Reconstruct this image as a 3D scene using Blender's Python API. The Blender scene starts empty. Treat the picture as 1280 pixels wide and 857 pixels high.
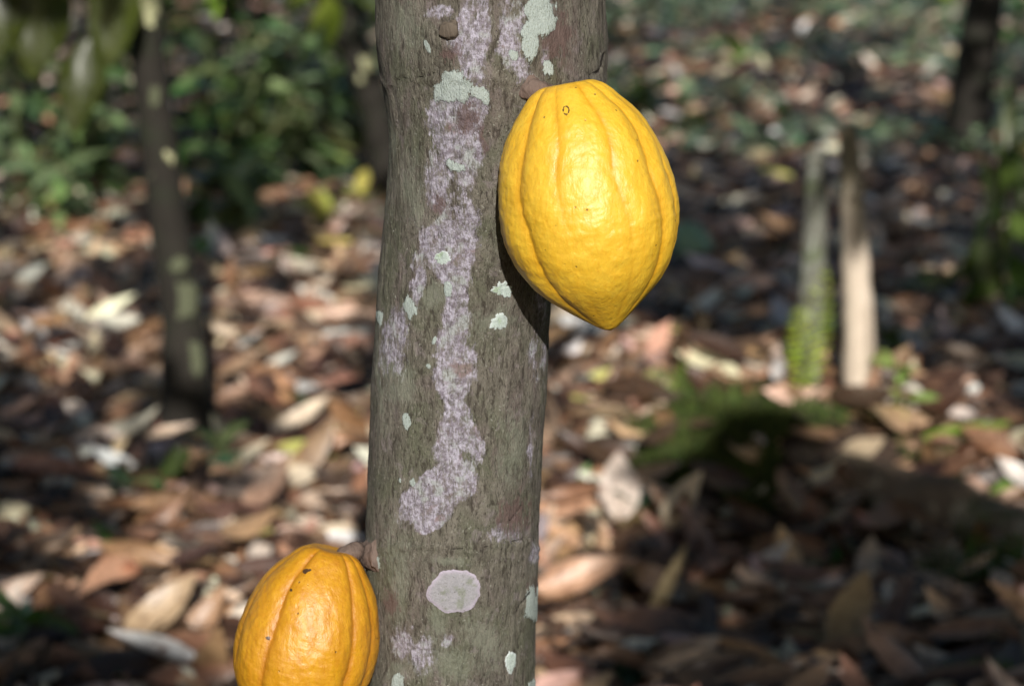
import bpy, math
import numpy as np
from mathutils import Vector
R = math.radians
rng = np.random.default_rng(7)
scene = bpy.context.scene
col = scene.collection

# ------------------------------------------------------------------ camera
PITCH, CAMH, FPX = R(11.0), 1.40, 2707.0
FW = np.array([0, math.cos(PITCH), -math.sin(PITCH)])
UP = np.array([0, math.sin(PITCH), math.cos(PITCH)])
EYE = np.array([0, 0, CAMH])
def ray(u, v):
    return FW + np.array([1, 0, 0]) * ((u - 640) / FPX) + UP * (-(v - 428.5) / FPX)
def at(u, v, Y):
    d = ray(u, v)
    return EYE + d * (Y / d[1])
def project(P):
    d = P - EYE
    w = d @ FW
    w = np.where(np.abs(w) < 1e-6, 1e-6, w)
    return 640 + FPX * d[..., 0] / w, 428.5 - FPX * (d @ UP) / w, w
cam = bpy.data.cameras.new('camera'); camo = bpy.data.objects.new('camera', cam); col.objects.link(camo)
camo.location = EYE; camo.rotation_euler = (R(90) - PITCH, 0, 0)
cam.lens = 76.14; cam.sensor_width = 36; cam.clip_start = 0.05; cam.clip_end = 500
cam.dof.use_dof = True; cam.dof.focus_distance = 1.625; cam.dof.aperture_fstop = 5.4
scene.camera = camo
scene.view_settings.view_transform = 'Standard'; scene.view_settings.look = 'None'
scene.view_settings.exposure = 0

# ------------------------------------------------------------------ sun and sky
SUN_EL, SUN_AZ = R(26), R(4.5)           # from behind the camera, off to the right
S = np.array([math.sin(SUN_AZ) * math.cos(SUN_EL), -math.cos(SUN_AZ) * math.cos(SUN_EL), math.sin(SUN_EL)])
sl = bpy.data.lights.new('sun', 'SUN'); sl.energy = 5.0; sl.angle = R(0.5); sl.color = (1.0, 0.955, 0.89)
so = bpy.data.objects.new('sun', sl); col.objects.link(so)
so.rotation_euler = Vector(S).to_track_quat('Z', 'Y').to_euler(); so.location = (2, -8, 8)
w = bpy.data.worlds.new('World'); scene.world = w; w.use_nodes = True
nt = w.node_tree; bg = nt.nodes['Background']
sky = nt.nodes.new('ShaderNodeTexSky'); sky.sky_type = 'NISHITA'; sky.sun_disc = False
sky.sun_elevation = SUN_EL; sky.sun_rotation = math.pi - SUN_AZ
nt.links.new(sky.outputs[0], bg.inputs[0]); bg.inputs[1].default_value = 0.08

# ------------------------------------------------------------------ numpy noise
def _h(i, j, k, s):
    n = (i * 374761393 + j * 668265263 + k * 2147483647 + s * 974711) & 0x7fffffff
    n = ((n ^ (n >> 13)) * 1274126177) & 0x7fffffff
    return ((n ^ (n >> 16)) & 0xffff) / 65535.0
def vnoise(p, seed=0):
    p = np.asarray(p, float); i = np.floor(p).astype(np.int64); f = p - i; f = f * f * (3 - 2 * f)
    r = 0
    for a in (0, 1):
        for b in (0, 1):
            for c in (0, 1):
                wgt = (f[..., 0] if a else 1 - f[..., 0]) * (f[..., 1] if b else 1 - f[..., 1]) * (f[..., 2] if c else 1 - f[..., 2])
                r = r + wgt * _h(i[..., 0] + a, i[..., 1] + b, i[..., 2] + c, seed)
    return r * 2 - 1
def fbm(p, oct=3, seed=0):
    p = np.asarray(p, float); r, a = 0, 1.0
    for o in range(oct):
        r = r + a * vnoise(p * 2 ** o, seed + o); a *= .5
    return r

# ------------------------------------------------------------------ objects
def prop(o, label=None, cat=None, group=None, kind=None):
    if label: o['label'] = label
    if cat: o['category'] = cat
    if group: o['group'] = group
    if kind: o['kind'] = kind
    return o
def thing(name, label, cat, loc, group=None):
    o = bpy.data.objects.new(name, None); col.objects.link(o); o.location = tuple(loc); o.empty_display_size = .05
    return prop(o, label, cat, group)
def mesh(name, V, Q, mat, parent=None, origin=None, smooth=True, attrs=None):
    """one mesh object from world-space vertices V and quads Q"""
    V = np.asarray(V, float).reshape(-1, 3); Q = np.asarray(Q, np.int32).reshape(-1, 4)
    if parent is not None: origin = np.array(parent['_o'])
    if origin is None: origin = np.zeros(3)
    me = bpy.data.meshes.new(name)
    me.vertices.add(len(V)); me.vertices.foreach_set('co', (V - origin).astype(np.float32).ravel())
    me.loops.add(Q.size); me.loops.foreach_set('vertex_index', Q.ravel())
    me.polygons.add(len(Q)); me.polygons.foreach_set('loop_start', np.arange(0, Q.size, 4, dtype=np.int32))
    me.polygons.foreach_set('loop_total', np.full(len(Q), 4, np.int32))
    me.polygons.foreach_set('use_smooth', np.full(len(Q), smooth))
    for k, a in (attrs or {}).items():
        a = np.asarray(a, np.float32)
        if a.ndim == 1:
            at_ = me.attributes.new(k, 'FLOAT', 'POINT'); at_.data.foreach_set('value', a)
        else:
            at_ = me.attributes.new(k, 'FLOAT_VECTOR', 'POINT'); at_.data.foreach_set('vector', a.ravel())
    me.update(); me.validate()
    o = bpy.data.objects.new(name, me); col.objects.link(o); me.materials.append(mat)
    if parent is not None: o.parent = parent
    else: o.location = tuple(origin)
    return o
_origins = {}
def root(name, label, cat, loc, group=None):
    t = thing(name, label, cat, loc, group); t['_o'] = [float(c) for c in loc]; return t

def gridq(n, m, wrap=False):
    """quads of an n x m grid; wrap closes the m direction"""
    i = np.arange(n - 1)[:, None]; j = np.arange(m if wrap else m - 1)[None, :]
    j2 = (j + 1) % m
    return np.stack([i * m + j, i * m + j2, (i + 1) * m + j2, (i + 1) * m + j], -1).reshape(-1, 4)

def resample(P, rad, n):
    P = np.asarray(P, float); rad = np.asarray(rad, float); k = len(P)
    t = np.linspace(0, k - 1, n); i = np.clip(t.astype(int), 0, k - 2); f = (t - i)[:, None]
    p0 = P[np.maximum(i - 1, 0)]; p1 = P[i]; p2 = P[i + 1]; p3 = P[np.minimum(i + 2, k - 1)]
    C = .5 * (2 * p1 + (p2 - p0) * f + (2 * p0 - 5 * p1 + 4 * p2 - p3) * f ** 2 + (3 * p1 - p0 - 3 * p2 + p3) * f ** 3)
    return C, np.interp(t, np.arange(k), rad)
def tube(P, rad, n=24, m=12, bump=0., bscale=20., seed=0, cap=True):
    C, r = resample(P, rad, n)
    T = np.gradient(C, axis=0); T /= np.linalg.norm(T, axis=1)[:, None] + 1e-9
    ref = np.array([0., 1., 0.]) if abs(T[:, 1]).mean() < .8 else np.array([1., 0., 0.])
    A = np.cross(T, ref); A /= np.linalg.norm(A, axis=1)[:, None] + 1e-9
    B = np.cross(T, A)
    th = np.linspace(0, 2 * math.pi, m, endpoint=False)
    N = A[:, None] * np.cos(th)[None, :, None] + B[:, None] * np.sin(th)[None, :, None]
    V = C[:, None] + N * r[:, None, None]
    if bump: V = V + N * (bump * fbm(V * bscale, 3, seed))[..., None] * (r / r.max())[:, None, None]
    V = V.reshape(-1, 3); Q = gridq(n, m, True)
    if cap:
        for row, c in ((0, C[0]), (n - 1, C[-1])):
            b = len(V); V = np.vstack([V, np.repeat((c + (T[row] * r[row] * .12 * (-1 if row == 0 else 1)))[None], m, 0) + 1e-5 * N[row]])
            j = np.arange(m); j2 = (j + 1) % m
            q = np.stack([row * m + j, row * m + j2, b + j2, b + j], -1)
            if row == 0: q = q[:, ::-1]
            Q = np.vstack([Q, q])
    return V, Q
def join(parts):
    Vs, Qs, b = [], [], 0
    for V, Q in parts:
        Vs.append(V); Qs.append(np.asarray(Q) + b); b += len(V)
    return np.vstack(Vs), np.vstack(Qs)

# ------------------------------------------------------------------ leaves in batches
def unit(v): return v / (np.linalg.norm(v, axis=-1, keepdims=True) + 1e-9)
def leaves(base, d, up, L, W, curl=0., bend=0., ripple=0., twist=0., nu=5, nv=8, colr=None, shape=.85):
    """N leaf blades: base point, growing direction, face normal, length, width. -> V, Q, attrs"""
    base = np.atleast_2d(base); N = len(base)
    f = lambda a: np.broadcast_to(np.asarray(a, float), (N,))[:, None, None]
    L, W, curl, bend, ripple, twist = map(f, (L, W, curl, bend, ripple, twist))
    curl = np.where(np.abs(curl) < .02, .02, curl); bend = np.where(np.abs(bend) < .02, .02, bend)
    t = np.linspace(0, 1, nv)[None, :, None]; s = np.linspace(-1, 1, nu)[None, None, :]
    hw = .5 * W * np.clip(np.sin(math.pi * np.clip(t, .0, 1) ** shape), 0, 1) ** .75 + .004 * W
    hw = hw * (1 - .25 * t ** 4)
    ph = curl * s
    x = hw * np.sin(ph) / curl; zc = hw * (1 - np.cos(ph)) / curl
    a = bend * t
    yb = L * np.sin(a) / bend; zb = L * (1 - np.cos(a)) / bend
    phase = rng.random((N, 1, 1)) * 6.28
    zc = zc + ripple * W * np.abs(s) * np.sin(t * 11 + phase + s * 1.5) * np.sin(math.pi * t)
    tw = twist * (t - .3)
    x, zc = x * np.cos(tw) - zc * np.sin(tw), x * np.sin(tw) + zc * np.cos(tw)
    x = np.broadcast_to(x, (N, nv, nu)); y = yb - zc * np.sin(a); z = zb + zc * np.cos(a)
    y = np.broadcast_to(y, (N, nv, nu)); z = np.broadcast_to(z, (N, nv, nu))
    Y = unit(np.broadcast_to(d, (N, 3))); X = unit(np.cross(Y, np.broadcast_to(up, (N, 3)))); Z = np.cross(X, Y)
    V = base[:, None, None] + x[..., None] * X[:, None, None] + y[..., None] * Y[:, None, None] + z[..., None] * Z[:, None, None]
    q = gridq(nv, nu)
    Q = (np.arange(N)[:, None, None] * (nv * nu) + q[None]).reshape(-1, 4)
    at_ = {'luv': np.stack([np.broadcast_to(t, (N, nv, nu)), np.broadcast_to(s, (N, nv, nu)),
                            np.broadcast_to(rng.random((N, 1, 1)), (N, nv, nu))], -1).reshape(-1, 3)}
    if colr is not None:
        c = np.broadcast_to(colr, (N, 3)); at_['lcol'] = np.repeat(c, nv * nu, 0)
    return V.reshape(-1, 3), Q, at_
def jitter(c, n, amt=.2):
    c = np.broadcast_to(np.asarray(c, float), (n, 3))
    return np.clip(c * (1 + amt * rng.normal(size=(n, 1))) * (1 + .3 * amt * rng.normal(size=(n, 3))), .004, .86)
def rdir(n, el0, el1, az=None):
    az = rng.random(n) * 2 * math.pi if az is None else az
    el = rng.uniform(el0, el1, n)
    return np.stack([np.cos(az) * np.cos(el), np.sin(az) * np.cos(el), np.sin(el)], -1)

# ------------------------------------------------------------------ materials
class NB:
    def __init__(s, name):
        s.m = bpy.data.materials.new(name); s.m.use_nodes = True; s.t = s.m.node_tree
        s.p = s.t.nodes['Principled BSDF']; s.out = s.t.nodes['Material Output']
    def n(s, typ, **kw):
        nd = s.t.nodes.new('ShaderNode' + typ)
        for k, v in kw.items(): setattr(nd, k, v)
        return nd
    def set(s, sock, v):
        if isinstance(v, bpy.types.NodeSocket): s.t.links.new(v, sock)
        elif isinstance(v, (tuple, list)) and len(v) == 3 and sock.type == 'RGBA': sock.default_value = (*v, 1)
        else: sock.default_value = v
    def obj(s): return s.n('TexCoord').outputs['Object']
    def attr(s, name, o='Fac'): nd = s.n('Attribute', attribute_name=name); return nd.outputs[o]
    def mapping(s, v, scale, loc=(0, 0, 0)):
        nd = s.n('Mapping'); s.set(nd.inputs[0], v); nd.inputs[3].default_value = scale; nd.inputs[1].default_value = loc; return nd.outputs[0]
    def noise(s, v, scale, detail=3, rough=.55, dist=0., o=0):
        nd = s.n('TexNoise'); s.set(nd.inputs['Vector'], v); nd.inputs['Scale'].default_value = scale
        nd.inputs['Detail'].default_value = detail; nd.inputs['Roughness'].default_value = rough; nd.inputs['Distortion'].default_value = dist
        return nd.outputs[o]
    def voro(s, v, scale, o='Distance'):
        nd = s.n('TexVoronoi'); s.set(nd.inputs['Vector'], v); nd.inputs['Scale'].default_value = scale; return nd.outputs[o]
    def math(s, op, a, b=0., c=0., clamp=False):
        nd = s.n('Math', operation=op, use_clamp=clamp); s.set(nd.inputs[0], a); s.set(nd.inputs[1], b); s.set(nd.inputs[2], c); return nd.outputs[0]
    def step(s, x, a, b):
        nd = s.n('MapRange', interpolation_type='SMOOTHSTEP'); s.set(nd.inputs[0], x); nd.inputs[1].default_value = a; nd.inputs[2].default_value = b; return nd.outputs[0]
    def mix(s, f, a, b, mode='MIX'):
        nd = s.n('Mix', data_type='RGBA', blend_type=mode); s.set(nd.inputs[0], f); s.set(nd.inputs[6], a); s.set(nd.inputs[7], b); return nd.outputs[2]
    def bump(s, h, strength, dist, nrm=None):
        nd = s.n('Bump'); s.set(nd.inputs['Height'], h); nd.inputs['Strength'].default_value = strength; nd.inputs['Distance'].default_value = dist
        if nrm is not None: s.set(nd.inputs['Normal'], nrm)
        return nd.outputs[0]
    def sep(s, v): nd = s.n('SeparateXYZ'); s.set(nd.inputs[0], v); return nd.outputs

def mat_soil():
    b = NB('damp humus'); o = b.obj()
    c = b.mix(b.noise(o, 9, 5), (.02, .012, .008), (.075, .045, .03))
    c = b.mix(b.step(b.noise(o, 60, 3), .5, .7), c, (.11, .07, .045))
    b.set(b.p.inputs['Base Color'], c); b.p.inputs['Roughness'].default_value = .9
    b.set(b.p.inputs['Normal'], b.bump(b.noise(o, 70, 4), .8, .02)); return b.m

def leaf_tex(b, base, vein_dark):
    """veins, blotches and edges from the blade's own coordinates"""
    uv = b.attr('luv', 'Vector'); x = b.sep(uv); t, s, r = x[0], x[1], x[2]
    sa = b.math('ABSOLUTE', s)
    mid = b.step(sa, .09, .02)
    ph = b.math('SUBTRACT', b.math('MULTIPLY', t, 75.), b.math('MULTIPLY', sa, 22.))
    side = b.step(b.math('SINE', ph), .8, .98)
    vein = b.math('MAXIMUM', mid, b.math('MULTIPLY', side, .5))
    bl = b.noise(b.obj(), 38, 4, .6)
    c = b.mix(b.step(bl, .42, .72), base, b.mix(1., base, (.55, .5, .48), 'MULTIPLY'))
    c = b.mix(b.math('MULTIPLY', vein, .55), c, b.mix(1., c, vein_dark, 'MULTIPLY'))
    return c, vein
def mat_dry():
    b = NB('dry fallen leaf'); base = b.attr('lcol', 'Vector')
    c, vein = leaf_tex(b, base, (1.35, 1.3, 1.25))
    b.set(b.p.inputs['Base Color'], c); b.p.inputs['Roughness'].default_value = .38
    b.p.inputs['Specular IOR Level'].default_value = .9
    h = b.math('ADD', b.math('MULTIPLY', vein, -.5), b.noise(b.obj(), 120, 3))
    b.set(b.p.inputs['Normal'], b.bump(h, .5, .004)); return b.m
def mat_green(name, rough=.32, trans=.35, tint=(1.5, 1.7, .5)):
    b = NB(name); base = b.attr('lcol', 'Vector')
    c, vein = leaf_tex(b, base, (1.4, 1.35, 1.2))
    b.set(b.p.inputs['Base Color'], c); b.p.inputs['Roughness'].default_value = rough
    b.p.inputs['Specular IOR Level'].default_value = .5
    b.set(b.p.inputs['Normal'], b.bump(vein, .3, .003))
    tr = b.n('BsdfTranslucent'); b.set(tr.inputs[0], b.mix(1., c, tint, 'MULTIPLY'))
    mx = b.n('MixShader'); mx.inputs[0].default_value = trans
    b.t.links.new(b.p.outputs[0], mx.inputs[1]); b.t.links.new(tr.outputs[0], mx.inputs[2]); b.t.links.new(mx.outputs[0], b.out.inputs[0])
    return b.m
def mat_bark_bg(name, c0, c1, c2, lich=(.33, .36, .27), thr=.6):
    b = NB(name); o = b.obj(); z = b.mapping(o, (1, 1, .3))
    c = b.mix(b.noise(z, 22, 5), c0, c1)
    c = b.mix(b.step(b.noise(o, 7, 3), .5, .7), c, c2)
    c = b.mix(b.step(b.noise(o, 11, 4, .6, 1.), thr, thr + .06), c, lich)
    b.set(b.p.inputs['Base Color'], c); b.p.inputs['Roughness'].default_value = .85
    b.set(b.p.inputs['Normal'], b.bump(b.noise(z, 60, 5), .7, .01)); return b.m
def mat_wood():
    b = NB('bare weathered wood'); o = b.obj(); z = b.mapping(o, (1, 1, .06))
    c = b.mix(b.noise(z, 90, 4), (.46, .36, .27), (.80, .69, .56))
    c = b.mix(b.step(b.noise(z, 18, 3), .58, .75), c, (.17, .12, .08))
    c = b.mix(b.step(b.sep(o)[2], .38, .62), c, b.mix(1., c, (.35, .36, .30), 'MULTIPLY'))  # upper post dimmed in the colour, as shade above the sunlit foot
    b.set(b.p.inputs['Base Color'], c); b.p.inputs['Roughness'].default_value = .6
    b.set(b.p.inputs['Normal'], b.bump(b.noise(z, 120, 3), .5, .004)); return b.m
def mat_moss():
    b = NB('moss'); c = b.attr('lcol', 'Vector')
    b.set(b.p.inputs['Base Color'], c); b.p.inputs['Roughness'].default_value = .8; return b.m

def mat_bark():
    """pale grey-olive bark with lilac and mint crustose lichen placed by surface attributes"""
    b = NB('cacao bark'); o = b.obj()
    zs = b.mapping(o, (1, 1, .16)); zm = b.mapping(o, (1, 1, .38)); zf = b.mapping(o, (1, 1, .26))
    fib = b.noise(zf, 820, 4, .62, .3)          # fine vertical fibres
    fib2 = b.noise(zf, 330, 5, .65, .6)
    grain = b.noise(zm, 1150, 3, .65)
    big = b.noise(o, 22, 4, .6, .6)
    mid = b.noise(zm, 70, 5, .65, .8)
    c = b.mix(b.step(mid, .3, .7), (.098, .087, .069), (.205, .187, .153))
    c = b.mix(b.step(big, .44, .66), c, (.122, .124, .085))          # greenish algae
    c = b.mix(b.math('MULTIPLY', b.step(b.noise(zm, 40, 4, .6, 1., 0), .5, .68), .7), c, (.160, .128, .118))   # mauve-brown
    c = b.mix(b.math('MULTIPLY', b.step(fib, .54, .68), .75), c, (.255, .242, .20))
    c = b.mix(b.math('MULTIPLY', b.step(fib2, .50, .36), .8), c, (.042, .034, .026))
    c = b.mix(b.math('MULTIPLY', b.step(grain, .43, .32), .8), c, (.022, .018, .014))
    c = b.mix(b.math('MULTIPLY', b.step(b.noise(o, 75, 5, .7, .5), .56, .68), .5), c, (.25, .21, .215))
    c = b.mix(b.math('MULTIPLY', b.step(b.noise(o, 310, 2, .5), .68, .74), .7), c, (.33, .33, .28))     # pale flecks
    # attribute fields, edges broken up by noise
    edge = b.math('ADD', b.math('MULTIPLY', b.math('SUBTRACT', b.noise(o, 130, 4, .65), .5), 1.1),
                  b.math('MULTIPLY', b.math('SUBTRACT', b.noise(zf, 560, 4, .7), .5), 1.5))
    def field(name, lo=.42, hi=.58): return b.step(b.math('ADD', b.attr(name), edge), lo, hi)
    haze = b.step(b.math('ADD', b.attr('haze'), edge), .3, .85)
    c = b.mix(b.math('MULTIPLY', haze, .55), c, (.22, .235, .18))
    dark = field('dark', .35, .7)
    lil = field('lilac', .34, .72)
    crack = b.step(b.math('ADD', b.math('MULTIPLY', b.noise(zf, 520, 5, .7, .8), .6), b.math('MULTIPLY', b.noise(o, 240, 4, .7, .6), .4)), .41, .55)
    lc = b.mix(b.step(b.noise(o, 230, 5, .72), .36, .64), (.205, .175, .21), (.53, .50, .60))
    lc = b.mix(b.step(b.noise(o, 60, 4, .6), .52, .66), lc, (.40, .42, .42))
    lc = b.mix(b.step(b.noise(o, 45, 3, .6, .5), .6, .72), lc, (.25, .18, .18))
    lf = b.math('MULTIPLY', lil, b.math('ADD', .25, b.math('MULTIPLY', crack, .72)))
    c = b.mix(lf, c, lc)
    c = b.mix(b.math('MULTIPLY', dark, .8), c, b.mix(b.noise(zm, 200, 4), (.06, .035, .032), (.2, .13, .12)))
    mint = b.step(b.math('ADD', b.attr('mint'), b.math('MULTIPLY', edge, .75)), .46, .54)
    mc = b.mix(b.noise(o, 330, 3, .6), (.34, .405, .375), (.52, .585, .56))
    mc = b.mix(b.step(b.noise(o, 900, 2), .6, .68), mc, (.24, .28, .22))
    c = b.mix(b.math('MULTIPLY', mint, .93), c, mc)
    gr = b.step(b.math('ADD', b.attr('crack'), b.math('MULTIPLY', edge, .5)), .45, .8)
    c = b.mix(gr, c, (.02, .015, .012))
    b.set(b.p.inputs['Base Color'], c)
    b.p.inputs['Roughness'].default_value = .78; b.p.inputs['Specular IOR Level'].default_value = .3
    h = b.math('ADD', b.math('MULTIPLY', fib, .6), b.math('MULTIPLY', fib2, .9))
    h = b.math('ADD', h, b.math('MULTIPLY', grain, .7)); h = b.math('ADD', h, b.math('MULTIPLY', mint, .35))
    h = b.math('SUBTRACT', h, b.math('MULTIPLY', gr, 1.5))
    b.set(b.p.inputs['Normal'], b.bump(h, 1., .002)); return b.m
def mat_lichen(name, c0, c1, rim):
    b = NB(name); o = b.obj(); rr = b.attr('rad')
    c = b.mix(b.noise(o, 380, 4, .65), c0, c1)
    c = b.mix(b.step(b.noise(o, 90, 4, .6), .5, .65), c, b.mix(1., c, (.72, .78, .62), 'MULTIPLY'))
    c = b.mix(b.math('MULTIPLY', b.step(rr, .72, .98), .8), c, rim)
    c = b.mix(b.step(b.noise(o, 1000, 2), .63, .7), c, (.12, .11, .09))
    b.set(b.p.inputs['Base Color'], c); b.p.inputs['Roughness'].default_value = .85
    b.set(b.p.inputs['Normal'], b.bump(b.noise(o, 700, 4, .65), .8, .001)); return b.m
def mat_pod(name, c_hi, c_lo, c_fur, dots=.5):
    b = NB(name); o = b.obj(); fur = b.attr('fur'); zs = b.mapping(o, (1, 1, .3))
    c = b.mix(b.step(b.noise(zs, 130, 5, .65, .5), .3, .7), c_lo, c_hi)
    c = b.mix(b.math('MULTIPLY', b.step(b.noise(o, 620, 3, .6), .45, .62), .4), c, c_lo)
    c = b.mix(b.math('MULTIPLY', b.step(b.noise(o, 26, 3, .5), .45, .7), .35), c, c_fur)
    c = b.mix(b.math('MULTIPLY', b.step(fur, .3, 1.), .7), c, c_fur)
    c = b.mix(b.math('MULTIPLY', b.math('MULTIPLY', b.attr('fine'), .42), b.step(b.noise(o, 90, 3), .35, .6)), c, b.mix(1., c_fur, (.62, .5, .35), 'MULTIPLY'))
    c = b.mix(b.math('MULTIPLY', b.step(b.noise(zs, 330, 4, .7, .5), .54, .66), .5), c, c_fur)
    v = b.n('TexVoronoi'); b.set(v.inputs['Vector'], o); v.inputs['Scale'].default_value = 135
    dot = b.math('MULTIPLY', b.step(v.outputs['Distance'], .15, .06), b.step(b.sep(v.outputs['Color'])[0], 1 - dots * .35, 1 - dots * .35 + .05))
    c = b.mix(b.math('MULTIPLY', dot, .85), c, (.13, .06, .012))
    v2 = b.n('TexVoronoi'); b.set(v2.inputs['Vector'], o); v2.inputs['Scale'].default_value = 330
    dot2 = b.math('MULTIPLY', b.step(v2.outputs['Distance'], .2, .08), b.step(b.sep(v2.outputs['Color'])[0], .8, .85))
    c = b.mix(b.math('MULTIPLY', dot2, .35), c, (.30, .13, .01))
    sc = b.step(b.math('ADD', b.attr('scar'), b.math('MULTIPLY', b.math('SUBTRACT', b.noise(o, 420, 3), .5), 1.2)), .45, .6)
    c = b.mix(sc, c, (.07, .035, .015))
    b.set(b.p.inputs['Base Color'], c)
    b.set(b.p.inputs['Roughness'], b.math('ADD', .32, b.math('MULTIPLY', b.noise(zs, 160, 4), .3)))
    b.p.inputs['Specular IOR Level'].default_value = .8
    b.p.inputs['Subsurface Weight'].default_value = .08; b.p.inputs['Subsurface Scale'].default_value = .006
    b.p.inputs['Subsurface Radius'].default_value = (1, .6, .1)
    h = b.math('ADD', b.math('MULTIPLY', b.noise(zs, 210, 4, .6, .4), 1.0), b.math('MULTIPLY', b.noise(o, 700, 3), .35))
    h = b.math('SUBTRACT', h, b.math('MULTIPLY', dot, .6))
    b.set(b.p.inputs['Normal'], b.bump(h, .55, .0014)); return b.m

M = dict(soil=mat_soil(), dry=mat_dry(), green=mat_green('green leaf'), glossy=mat_green('dark glossy leaf', .3, .12, (1.2, 1.5, .5)),
         wood=mat_wood(), moss=mat_moss(), bark=mat_bark(),
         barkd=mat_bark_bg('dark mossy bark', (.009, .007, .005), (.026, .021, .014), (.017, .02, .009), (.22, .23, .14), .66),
         barkm=mat_bark_bg('mossy stake', (.10, .10, .08), (.24, .24, .2), (.10, .14, .05), (.36, .38, .34), .55),
         log=mat_bark_bg('rotting log', (.09, .06, .042), (.26, .19, .13), (.10, .12, .04), (.34, .28, .2), .55),
         twig=mat_bark_bg('dead twig', (.09, .06, .045), (.24, .18, .14), (.12, .08, .06)),
         stalk=mat_bark_bg('pod stalk', (.08, .055, .042), (.21, .15, .125), (.15, .09, .075), (.26, .22, .17), .58),
         scar=mat_bark_bg('healed twig scar', (.07, .055, .04), (.19, .15, .115), (.06, .045, .035), (.2, .17, .13), .6),
         yell=mat_lichen('yellowish lichen and sun patch', (.42, .42, .22), (.66, .64, .40), (.5, .5, .3)), pale=mat_lichen('grey green crust lichen', (.05, .06, .03), (.17, .18, .11), (.08, .09, .05)),
         mint=mat_lichen('mint crust lichen', (.34, .415, .38), (.54, .61, .58), (.56, .61, .62)),
         lilac=mat_lichen('lilac crust lichen', (.20, .20, .205), (.40, .385, .42), (.46, .40, .50)),
         stem=mat_bark_bg('green stem', (.05, .07, .02), (.10, .13, .04), (.09, .08, .04), (.12, .15, .06)),
         pod1=mat_pod('ripe yellow pod skin', (.84, .54, .045), (.78, .455, .026), (.70, .36, .014), .6),
         pod2=mat_pod('orange yellow pod skin', (.66, .335, .012), (.54, .235, .007), (.46, .175, .005), .6),
         podg=mat_pod('green pod skin', (.30, .46, .33), (.2, .34, .2), (.12, .2, .06), .3))

# ------------------------------------------------------------------ ground
def sstep(x, a, b): t = np.clip((x - a) / (b - a), 0, 1); return t * t * (3 - 2 * t)
def gh(x, y):
    x = np.asarray(x, float); y = np.asarray(y, float)
    p = np.stack([x, y, np.zeros_like(x + y)], -1) if np.ndim(x + y) else np.array([x, y, 0.])
    z = .035 * vnoise(p * .9, 3) + .015 * vnoise(p * 2.7, 4)
    r = np.clip(y - 13.5, 0, None); z = z + .062 * np.where(r < 4, r * r / 8, r - 2) * (1 - .8 * sstep(y, 34, 80))
    m = np.exp(-(((x - .78) / .62) ** 2 + ((y - 5.35) / .46) ** 2) ** 1.3)
    z = z + m * (.25 + .05 * vnoise(p * 3.1, 9))
    return z
def ground_hit(u, v):
    d = ray(u, v); lo, hi = 2.0, 60.0
    ts = np.linspace(lo, hi, 4000); P = EYE + d * ts[:, None]
    k = np.argmax(P[:, 2] < gh(P[:, 0], P[:, 1]))
    return P[k]
xs = np.unique(np.concatenate([-np.geomspace(6, 160, 26), np.arange(-6, 6.01, .07), np.geomspace(6, 160, 26)]))
ys = np.unique(np.concatenate([-np.geomspace(1.5, 120, 20), np.arange(-1.5, 3, .3), np.arange(3, 9, .06), np.arange(9, 26, .16), np.geomspace(26, 260, 26)]))
GX, GY = np.meshgrid(xs, ys)
GV = np.stack([GX, GY, gh(GX, GY)], -1)
GV[..., 2] += .008 * fbm(GV * 14, 2, 5)
prop(mesh('ground', GV, gridq(len(ys), len(xs))[:, ::1], M['soil']), kind='structure')

# ------------------------------------------------------------------ main trunk outline: (photo row, left, right)
D = 1.70
PROF = np.array([(-420, 425, 820), (-260, 440, 795), (-150, 452, 778), (-60, 463, 762), (0, 467, 757), (50, 467, 760), (90, 472, 759), (125, 478, 754), (160, 483, 744), (200, 484, 733), (250, 482, 720),
                 (310, 478, 704), (360, 474, 694), (400, 471, 689), (500, 462, 683), (590, 458, 678), (680, 457, 673), (760, 457, 671.5), (857, 457, 669), (950, 456, 667), (1100, 455, 668)], float)
pv = PROF[:, 0]; pc = (PROF[:, 1] + PROF[:, 2]) / 2; ph_ = (PROF[:, 2] - PROF[:, 1]) / 2
PZ = np.array([at(c, v, D)[2] for c, v in zip(pc, pv)]); PX = np.array([at(c, v, D)[0] for c, v in zip(pc, pv)])
PRr = np.array([h * ((at(c, v, D) - EYE) @ FW) / FPX for c, v, h in zip(pc, pv, ph_)]) * .993
zo = np.argsort(PZ); PZ, PX, PRr, pvz, pcz, phz = PZ[zo], PX[zo], PRr[zo], pv[zo], pc[zo], ph_[zo]
zbot, ztop = PZ[0], PZ[-1]
def smooth_interp(z, xp, fp):
    i = np.clip(np.searchsorted(xp, z) - 1, 0, len(xp) - 2)
    m = np.gradient(fp, xp); h = xp[i + 1] - xp[i]; t = np.clip((z - xp[i]) / h, 0, 1)
    return ((2 * t ** 3 - 3 * t ** 2 + 1) * fp[i] + (t ** 3 - 2 * t ** 2 + t) * h * m[i] + (-2 * t ** 3 + 3 * t ** 2) * fp[i + 1] + (t ** 3 - t ** 2) * h * m[i + 1])
def tr_x(z): return np.where(z < zbot, PX[0] + (z - zbot) * -.02, smooth_interp(z, PZ, PX))
def tr_r(z):
    low = PRr[0] + .012 * (zbot - z) / zbot + .055 * np.exp(-np.clip(z, -.2, 9) / .07)
    return np.where(z < zbot, low, smooth_interp(z, PZ, PRr) + .055 * np.exp(-z / .07))
def tr_v(z): return np.interp(z, PZ, pvz)
def surf(q, z, off=0.):
    """point on the trunk: q = -1 (left edge) .. 1 (right edge) on the front half"""
    th = np.arcsin(np.clip(q, -1, 1)); r = tr_r(z) + off
    return np.stack([tr_x(z) + r * np.sin(th), D - r * np.cos(th), z], -1)
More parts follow.
